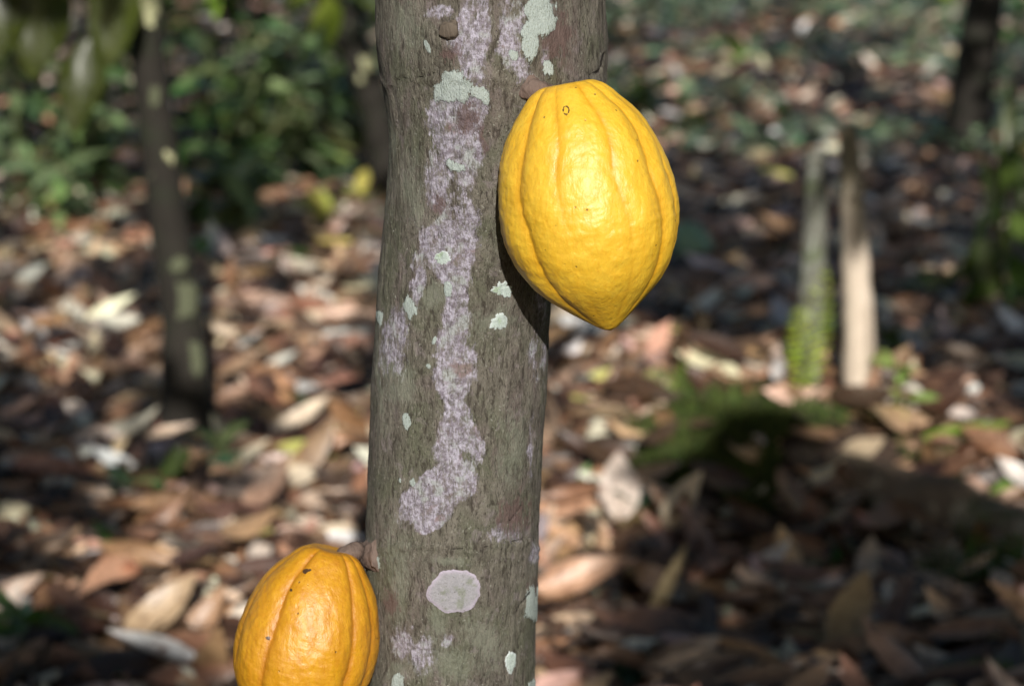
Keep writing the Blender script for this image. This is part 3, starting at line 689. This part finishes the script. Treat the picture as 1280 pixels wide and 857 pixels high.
# ------------------------------------------------------------------ single fallen leaves one can point at: base px, tip px, width, depth lean, colour
def fallen(label, b, t, W, lean, c, curl=.6, bend=.3, mat='dry', cat='fallen leaf', face=(0, -.75, .65), ripple=.06):
    g = ground_hit(*b); base = at(b[0], b[1], g[1] - .09); c = np.minimum(np.array(c) * (1.1 if mat == 'dry' else 1.1), .8); tip = at(t[0], t[1], g[1] + lean)
    tip[2] = max(tip[2], gh(tip[0], tip[1]) + .03)
    L = np.linalg.norm(tip - base); d = unit(tip - base)
    o = root('fallen_leaf', label, cat, base, 'single fallen leaves on the litter')
    V, Q, A_ = leaves(base[None], d[None], np.array([face], float), L * 1.03, W, curl, bend, ripple, nu=9, nv=16, colr=np.array([c]))
    bl_ = mesh('blade', V, Q, M[mat], o, attrs=A_)
    V, Q = tube([base - d * .025, base + d * L * .25, base + d * L * .5], [.0022, .0018, .001], 8, 6); mesh('midrib', V, Q, M['twig'], o).parent = bl_
TAN, PALE, GREY, BRN = (.36, .25, .14), (.58, .45, .36), (.26, .19, .15), (.20, .12, .08)
fallen('upright tan oval leaf standing in the litter near the lower right corner', (1040, 826), (1080, 722), .085, .06, (.38, .27, .14), .5, .25)
fallen('pale buff curled leaf in the litter right of the lower trunk', (800, 800), (855, 695), .05, .08, (.46, .36, .2), 1.4, .4)
fallen('long grey-brown leaf lying across the top of the mound on the right', (1022, 606), (1150, 632), .075, -.02, GREY, .4, .3, face=(0, -.5, .85))
fallen('bright sunlit pale leaf right of the trunk, the broadest lit one', (775, 652), (772, 576), .10, .05, (.66, .55, .47), .4, .4)
fallen('thin arched sunlit leaf next to the trunk, upper of two', (684, 575), (748, 566), .05, .04, PALE, .6, -1.2)
fallen('sunlit leaf slanting down beside the right edge of the trunk', (676, 658), (745, 622), .06, .05, (.60, .46, .34), .6, .4)
fallen('golden tan leaf touching the right edge of the trunk below the sunlit leaves', (678, 708), (722, 662), .07, .05, (.46, .29, .15), .5, .4)
fallen('bright sunlit leaf in the litter left of the trunk above the orange pod', (278, 636), (338, 598), .10, .05, (.6, .46, .37), .4, .5)
fallen('long pale sunlit leaf lying flat left of the trunk', (362, 640), (436, 626), .07, .03, (.55, .42, .32), .5, .4)
fallen('brown leaf lying in shade at the left edge of the picture', (-6, 690), (30, 655), .08, .05, (.28, .17, .10), .5, .4)
fallen('dull brown leaf below the mound, left of the tan upright leaf', (905, 735), (850, 640), .06, .1, (.22, .14, .11), .8, .4)
fallen('slender brown leaf leaning in the dark litter right of the tan upright leaf', (1105, 800), (1135, 725), .05, .06, (.16, .10, .075), .8, .3)
fallen('pale leaf lying on the front of the mound below the mossy stake', (1045, 575), (1100, 556), .06, .02, (.42, .33, .22), .4, .3)
fallen('two-tone leaf with a green base lying in the litter below the mound', (880, 744), (945, 742), .055, .02, (.3, .33, .12), .4, .3)
fallen('buff leaf on the slope of the mound above the dark fern', (1105, 648), (1165, 690), .07, -.1, (.36, .27, .17), .5, .3)
GL = (.055, .15, .05)
fallen('small fresh green leaf on the litter in the left foreground', (178, 706), (126, 668), .05, .05, (.12, .25, .08), .6, .5, 'green', 'green leaf')
fallen('dark green leaf at the bottom edge of the picture left of the orange pod', (152, 866), (108, 826), .06, .05, (.035, .10, .03), .4, .4, 'green', 'green leaf')
fallen('bluish green leaf right of the slim left trunk', (250, 608), (300, 570), .08, .04, (.035, .085, .05), .4, .3, 'glossy', 'green leaf')
fallen('pale green lit leaf in the litter right of the lower trunk', (716, 622), (734, 588), .045, .03, (.32, .48, .22), .4, .3, 'green', 'green leaf')
fallen('dark green leaf at the bottom right of the trunk', (770, 856), (805, 822), .06, .05, (.04, .11, .05), .4, .3, 'glossy', 'green leaf')

# ------------------------------------------------------------------ plants
def plant(name, label, cat, base, stems, n, L, W, c, mat='green', sp=.5, el=(-.5, .7), droop=-.6, group=None, srad=.006, az=None, nu=5, nv=8, z0=.25, jit=.25):
    """stems: list of tip offsets from base; leaves set along each stem"""
    t = root(name, label, cat, base, group)
    sv, P, Dv = [], [], []
    for tip in stems:
        tip = np.asarray(tip, float); mid_ = base + tip * .5 + np.array([tip[1], -tip[0], .1 * tip[2]]) * .15
        pts = [base - np.array([0, 0, .03]), mid_, base + tip]
        sv.append(tube(pts, [srad, srad * .8, srad * .4], 10, 7))
        C, _ = resample(pts, [1, 1, 1], 40)
        k = rng.uniform(z0, 1, n // len(stems)); k[:2] = 1.
        P.append(C[(k * 39).astype(int)])
    P = np.vstack(P); m = len(P); d = rdir(m, el[0], el[1], None if az is None else rng.normal(az[0], az[1], m))
    pet = P + d * .03
    V, Q = join(sv); mesh('stem', V, Q, M['stem'], t)
    up = np.array([0, -.25, 1.]) + .35 * rng.normal(size=(m, 3))
    ln = rng.uniform(L[0], L[1], m)
    V, Q, A_ = leaves(P, d, up, ln, ln * rng.uniform(W[0], W[1], m), .45, droop * rng.uniform(.5, 1.3, m), .05, nu=nu, nv=nv, colr=jitter(c, m, jit))
    mesh('foliage', V, Q, M[mat], t, attrs=A_)
    return t
gp = lambda u, v: ground_hit(u, v)
DK, BL, YG, BR = (.06, .10, .028), (.16, .23, .10), (.24, .33, .07), (.13, .26, .04)
SH = 'undergrowth shrubs at the back left'
shr = [(40, 268, 1.05, 42, BL, 'bushy shrub with lit yellow-green tips at the far left edge'), (120, 262, .75, 34, BL, 'low blue-green shrub left of the slim dark trunk'), (262, 262, .85, 46, DK, 'dense dark shrub just right of the slim dark trunk'),
       (330, 238, 1.0, 46, BL, 'grey-green shrub in the middle of the back left undergrowth'), (408, 232, .9, 40, BL, 'lighter green shrub between the middle shrub and the slanting trunk'),
       (90, 205, 1.5, 60, DK, 'tall dark shrub behind the far left shrub'), (230, 196, 1.6, 60, DK, 'tall dark shrub behind the slim dark trunk'), (350, 186, 1.6, 60, DK, 'tall dark shrub behind the grey-green shrub'), (455, 190, 1.6, 56, DK, 'tall dark shrub behind the slanting trunk'),
       (70, 300, .35, 16, BL, 'low sparse plant in the litter in front of the far left shrub'), (300, 300, .35, 16, BL, 'low sparse plant in the litter right of the slim dark trunk'),
       (-40, 230, 1.3, 46, BL, 'shrub mostly cut off by the left edge')]
for u, v, h, n, c, lab in shr:
    b = gp(u, v); st = [np.array([rng.normal(0, .3) * h, rng.normal(0, .25) * h, h * rng.uniform(.55, 1.05)]) for _ in range(6)]
    plant('shrub', lab, 'shrub', b, st, n * 3, (.14, .27), (.3, .42), c, 'glossy', group=SH, srad=.012, z0=.1, jit=.4, nu=4, nv=6)
# right-hand back: low plants and ground cover
for u, v, h, n, c, lab in [(800, 150, .45, 30, DK, 'low dark green plant between the pod and the far litter'), (860, 190, .35, 24, DK, 'dark green plant above the green pod'), (775, 60, .5, 24, DK, 'green plant at the top right of the main trunk'),
                           (1010, 12, .5, 30, (.07, .12, .04), 'green plant at the top of the picture, far behind the posts'), (1268, 60, .8, 40, (.06, .12, .04), 'leafy bush right of the upper right trunk'), (1190, 20, .5, 24, YG, 'yellow-green plant left of the upper right trunk')]:
    b = gp(u, v); st = [np.array([rng.normal(0, .35) * h, rng.normal(0, .25) * h, h * rng.uniform(.4, 1.)]) for _ in range(5)]
    plant('undergrowth_plant', lab, 'plant', b, st, n * 2, (.12, .24), (.3, .42), c, 'glossy', srad=.008, z0=.1, jit=.35, nu=4, nv=6)
# uncountable low ground cover on the far slope
n = 9000
y = rng.uniform(13.0, 26, n); x = rng.uniform(-.1, .3, n) * y + rng.normal(0, .4, n)
kp = vnoise(np.stack([x * .8, y * .8, x * 0], -1), 71) > -.15; x, y = x[kp], y[kp]; n = len(x)
P = np.stack([x, y, gh(x, y) + rng.uniform(.03, .16, n)], -1)
V, Q, A_ = leaves(P, rdir(n, -.3, .7), np.array([0, -.3, 1.]) + .4 * rng.normal(size=(n, 3)), rng.uniform(.09, .2, n), rng.uniform(.04, .08, n), .4, -.5, nu=3, nv=5, colr=jitter((.20, .27, .17), n, .35))
prop(mesh('ground_cover', V, Q, M['glossy'], attrs=A_), 'low green ground cover on the far slope at upper right', 'ground cover', kind='stuff')
# seedlings: px of the base, height, leaves, leaf length, colour, label
for u, v, h, n, L, c, mat, lab in [
    (165, 655, .10, 5, .11, BL, 'glossy', 'small blue-green seedling below the slim left trunk'), (205, 640, .09, 6, .10, DK, 'glossy', 'dark low seedling between the slim left trunk and the sunlit leaf'), (275, 600, .10, 5, .11, BL, 'glossy', 'blue-green seedling in the litter left of the main trunk'),
    (22, 858, .13, 6, .12, (.10, .19, .06), 'green', 'light green seedling in the bottom left corner'), (255, 352, .12, 5, .12, (.2, .36, .16), 'green', 'pale green seedling right of the slim trunk at mid height'), (408, 538, .06, 4, .10, DK, 'glossy', 'dark green sprout near the left edge of the main trunk'),
    (410, 312, .16, 7, .17, (.45, .42, .10), 'green', 'sunlit yellow-green seedling left of the main trunk'), (446, 285, .16, 6, .16, (.42, .42, .12), 'green', 'smaller sunlit yellow seedling close to the main trunk'),
    (985, 208, .3, 4, .2, (.10, .18, .03), 'green', 'upright olive seedling behind and left of the two posts'), (912, 122, .35, 5, .22, (.28, .42, .10), 'green', 'bright light green seedling standing far back above the green pod'),
    (1150, 395, .12, 5, .14, BL, 'glossy', 'dark blue-green seedling right of the pale post'), (1105, 470, .14, 6, .14, BL, 'glossy', 'blue-green seedling at the foot of the pale post'), (1040, 735, .05, 4, .08, (.06, .13, .04), 'green', 'tiny green sprout in the litter below the mound'),
    (800, 655, .05, 4, .09, (.04, .11, .05), 'glossy', 'tiny dark green sprout below the broad sunlit leaf'), (350, 345, .1, 5, .12, DK, 'glossy', 'dark low seedling behind the sunlit litter on the left')]:
    b = gp(u, v); plant('seedling', lab, 'seedling', b, [np.array([rng.normal(0, .02), rng.normal(0, .02), h])], n, (L * .8, L * 1.15), (.34, .45), c, mat, el=(-.1, 1.0), droop=-.5, group='seedlings in the leaf litter', srad=.0025, z0=.7)
# sprig with bright leaves and long blades right of the post
b = gp(1140, 545)
plant('seedling', 'bright sunlit sprig of small leaves right of the pale post', 'seedling', b, [at(1115, 458, b[1]) - b, at(1135, 500, b[1]) - b], 16, (.05, .085), (.4, .55), (.40, .52, .16), 'green', el=(-.2, 1.), srad=.002, z0=.35, group='seedlings in the leaf litter')
fallen('long bright green blade lying at the right behind the mound', (1150, 548), (1252, 540), .045, .02, (.22, .34, .05), .5, .4, 'green', 'green leaf')
fallen('short green blade at the right edge of the picture above the log', (1236, 618), (1290, 600), .04, .03, (.2, .36, .06), .5, .4, 'green', 'green leaf')
b = gp(1262, 400)
plant('sapling', 'young sapling with drooping dark leaves at the right edge', 'sapling', b, [at(1266, 180, b[1]) - b, at(1225, 290, b[1]) - b], 24, (.17, .27), (.26, .36), (.085, .13, .025), 'green', el=(-1.3, -.4), droop=-.3, srad=.008, z0=.35)
plant('sapling', 'pale yellow-green sapling with narrow upright blades at the right edge', 'sapling', gp(1244, 330), [at(1262, 195, gp(1244, 330)[1]) - gp(1244, 330)], 6, (.26, .34), (.14, .2), (.20, .24, .06), 'green', el=(.7, 1.35), droop=-.3, srad=.008, z0=.2)
# hanging branch of the slim tree at the top left
br = root('leafy_branch', 'hanging branch with large olive green leaves in the upper left corner', 'branch', at(60, -60, YL))
V, Q = tube([at(185, -110, YL), at(110, -75, YL - .1), at(60, -50, YL - .15), at(0, -30, YL - .2)], [.012, .01, .008, .005], 20, 8); mesh('twig', V, Q, M['barkd'], br)
for (a0, a1, W) in [((62, -40), (36, 100), .17), ((150, -45), (134, 84), .14), ((114, 46), (88, 168), .125), ((8, -40), (-6, 76), .15)]:
    p, q = at(*a0, YL - .15), at(*a1, YL - .22); dd = q - p
    V, Q, A_ = leaves(p[None], unit(dd)[None], np.array([[.1, -.8, .5]]), np.linalg.norm(dd), W, .5, -.25, .05, nu=9, nv=16, colr=np.array([(.06, .078, .010)]) * rng.uniform(.8, 1.15)); mesh('leaf', V, Q, M['green'], br, attrs=A_)
V, Q = tube([at(112, -74, YL - .1), at(115, 0, YL - .13), at(112, 50, YL - .15)], [.006, .004, .003], 10, 6); mesh('twig', V, Q, M['barkd'], br)
# leafy sprays at the top edge
b = at(410, -70, 8.5)
br = root('leafy_branch', 'spray of yellow-green leaves hanging at the top edge left of the main trunk', 'branch', b)
V, Q = tube([b, at(400, -30, 8.5), at(425, 5, 8.5)], [.01, .006, .003], 12, 6); mesh('twig', V, Q, M['barkd'], br)
P = np.array([at(u, v, 8.5) for u, v in ((395, -25), (405, -20), (420, -5), (426, 5), (262, -18))[:4]])
V, Q, A_ = leaves(P, rdir(4, -1.2, -.5), np.array([0, -.7, .6]), .2, .075, .4, -.3, .03, colr=jitter((.16, .20, .03), 4, .2)); mesh('foliage', V, Q, M['green'], br, attrs=A_)
b = at(262, -50, 9)
br = root('leafy_branch', 'single bright light green leaf hanging at the top edge right of the slim trunk', 'branch', b)
V, Q = tube([b, at(264, -30, 9), at(265, -15, 9)], [.008, .005, .003], 10, 6); mesh('twig', V, Q, M['barkd'], br)
V, Q, A_ = leaves(at(265, -18, 9)[None], np.array([[.1, -.1, -1.]]), np.array([[0, -1., .2]]), .14, .06, .4, -.2, colr=np.array([(.3, .5, .06)])); mesh('leaf', V, Q, M['green'], br, attrs=A_)
LIT3.append((at(266, 5, 9), .05))
# pale arching dead branch at the left
p = gp(120, 240)
ba = root('dead_branch', 'thin pale dead branch arching through the shrubs at the far left', 'branch', gp(170, 268))
V, Q = tube([at(5, 95, p[1] - .6), at(28, 150, p[1] - .6), at(60, 172, p[1] - .6), at(110, 205, p[1] - .6), gp(170, 268)], [.006, .011, .013, .012, .012], 40, 10, .003, 30, 2); mesh('branch', V, Q, M['twig'], ba)

# ------------------------------------------------------------------ posts
gA2 = gA.copy(); gA2[2] = gh(gA[0], gA[1])
o = root('wooden_post', 'pale bare wooden post standing on the mound, sunlit at its foot', 'post', gA2, 'posts on the mound')
tp = at(1060, 158, YA + .03)
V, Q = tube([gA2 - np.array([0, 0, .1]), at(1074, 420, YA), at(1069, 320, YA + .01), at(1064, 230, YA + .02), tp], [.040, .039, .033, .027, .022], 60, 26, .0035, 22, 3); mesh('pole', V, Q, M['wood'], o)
V, Q = tube([at(1066, 250, YA - .01), at(1076, 238, YA - .03), at(1081, 229, YA - .04)], [.011, .009, .007], 10, 10, .002, 40, 2); mesh('branch_stub', V, Q, M['wood'], o)
gB2 = gB.copy(); gB2[2] = gh(gB[0], gB[1])
o = root('wooden_post', 'greyish mossy stake left of the pale post with a fern in front', 'post', gB2, 'posts on the mound')
V, Q = tube([gB2 - np.array([0, 0, .1]), at(1013, 400, YB), at(1018, 300, YB), at(1021, 188, YB + .02)], [.036, .034, .030, .024], 50, 22, .004, 22, 6); mesh('pole', V, Q, M['barkm'], o)
g = gp(1290, 866)
o = root('wooden_post', 'thin whitish stake at the lower right edge of the picture', 'post', g)
V, Q = tube([g - np.array([0, 0, .05]), at(1287, 830, g[1]), at(1284, 785, g[1])], [.014, .013, .010], 24, 14, .002, 30, 3); mesh('pole', V, Q, M['barkm'], o)

# ------------------------------------------------------------------ ferns
def fern(label, base, fronds, c, plen=.06, n=13):
    t = root('fern', label, 'fern', base)
    for k, (a, b_, sag) in enumerate(fronds):
        mid_ = (a + b_) / 2 + np.array([0, 0, sag])
        V, Q = tube([a, mid_, b_], [.0025, .002, .001], 14, 6)
        C, _ = resample([a, mid_, b_], [1, 1, 1], n); T = unit(np.gradient(C, axis=0))
        side = unit(np.cross(T, np.array([0, -1., .35]))); nrm = np.cross(side, T)
        env = np.sin(math.pi * np.linspace(.1, .97, n) ** .8)
        B_ = np.vstack([C, C]); Dd = np.vstack([side + T * .35, -side + T * .35]); ln = np.tile(plen * env, 2)
        V2, Q2, A2 = leaves(B_, Dd, np.vstack([nrm, nrm]), ln, np.maximum(ln * .14, .006), .3, .3, nu=3, nv=6, colr=jitter(c, 2 * n, .15))
        f = mesh('frond', V2, Q2, M['green'], t, attrs=A2)
        rc = mesh('rachis', V, Q, M['stem'], t); rc.parent = f
bf = at(1010, 486, YB - .06)
fern('bright green fern frond hanging in front of the mossy stake', bf, [(at(1000, 482, YB - .15), at(1033, 335, YB - .19), .0), (at(1014, 480, YB - .12), at(994, 385, YB - .2), .0)], (.46, .58, .07), .06)
b = gp(1235, 745)
fern('dark green fern growing on the log at the right edge', b, [(b, b + np.array([x, -.05, z]), .04) for x, z in ((-.16, .08), (-.06, .13), (.06, .13), (.13, .08), (-.1, .02), (.02, .03))], (.045, .10, .015), .05)
b = gp(1225, 868)
fern('small green fern at the bottom right corner', b, [(b, b + np.array([x, -.03, z]), .02) for x, z in ((-.1, .04), (-.03, .06), (.06, .05))], (.10, .22, .04), .04)
b = gp(845, 500)
fern('lit fern sprig on the left end of the mound crest', b, [(b, b + np.array([x, 0, z]), .02) for x, z in ((-.08, .06), (.05, .09), (.12, .05))], (.22, .32, .06), .04)

# ------------------------------------------------------------------ log and moss on the mound
p0, p1 = gp(1040, 592), gp(1330, 720)
o = root('fallen_log', 'rotting mossy log half buried in litter, running down to the right edge', 'log', (p0 + p1) / 2)
V, Q = tube([p0 + np.array([-.08, .1, .0]), p0 * .6 + p1 * .4 + np.array([0, 0, .035]), p1 + np.array([0, 0, .03])], [.04, .062, .068], 60, 26, .014, 12, 5); mesh('bole', V, Q, M['log'], o)
n = 9000
x = rng.normal(.52, .2, n); y = rng.normal(5.05, .15, n)
kp = vnoise(np.stack([x * 7, y * 7, x * 0], -1), 91) > -.05; x, y = x[kp], y[kp]; n = len(x)
P = np.stack([x, y, gh(x, y) + .012], -1)
V, Q, A_ = leaves(P, rdir(n, .5, 1.5), np.array([0, -1., .5]) + .4 * rng.normal(size=(n, 3)), rng.uniform(.015, .034, n), .007, .3, .5, nu=3, nv=4, colr=jitter((.055, .08, .013), n, .4))
prop(mesh('moss', V, Q, M['moss'], attrs=A_), 'dark green moss on the front of the mound', 'moss', kind='stuff')
for o in scene.objects:
    if '_o' in o.keys(): del o['_o']
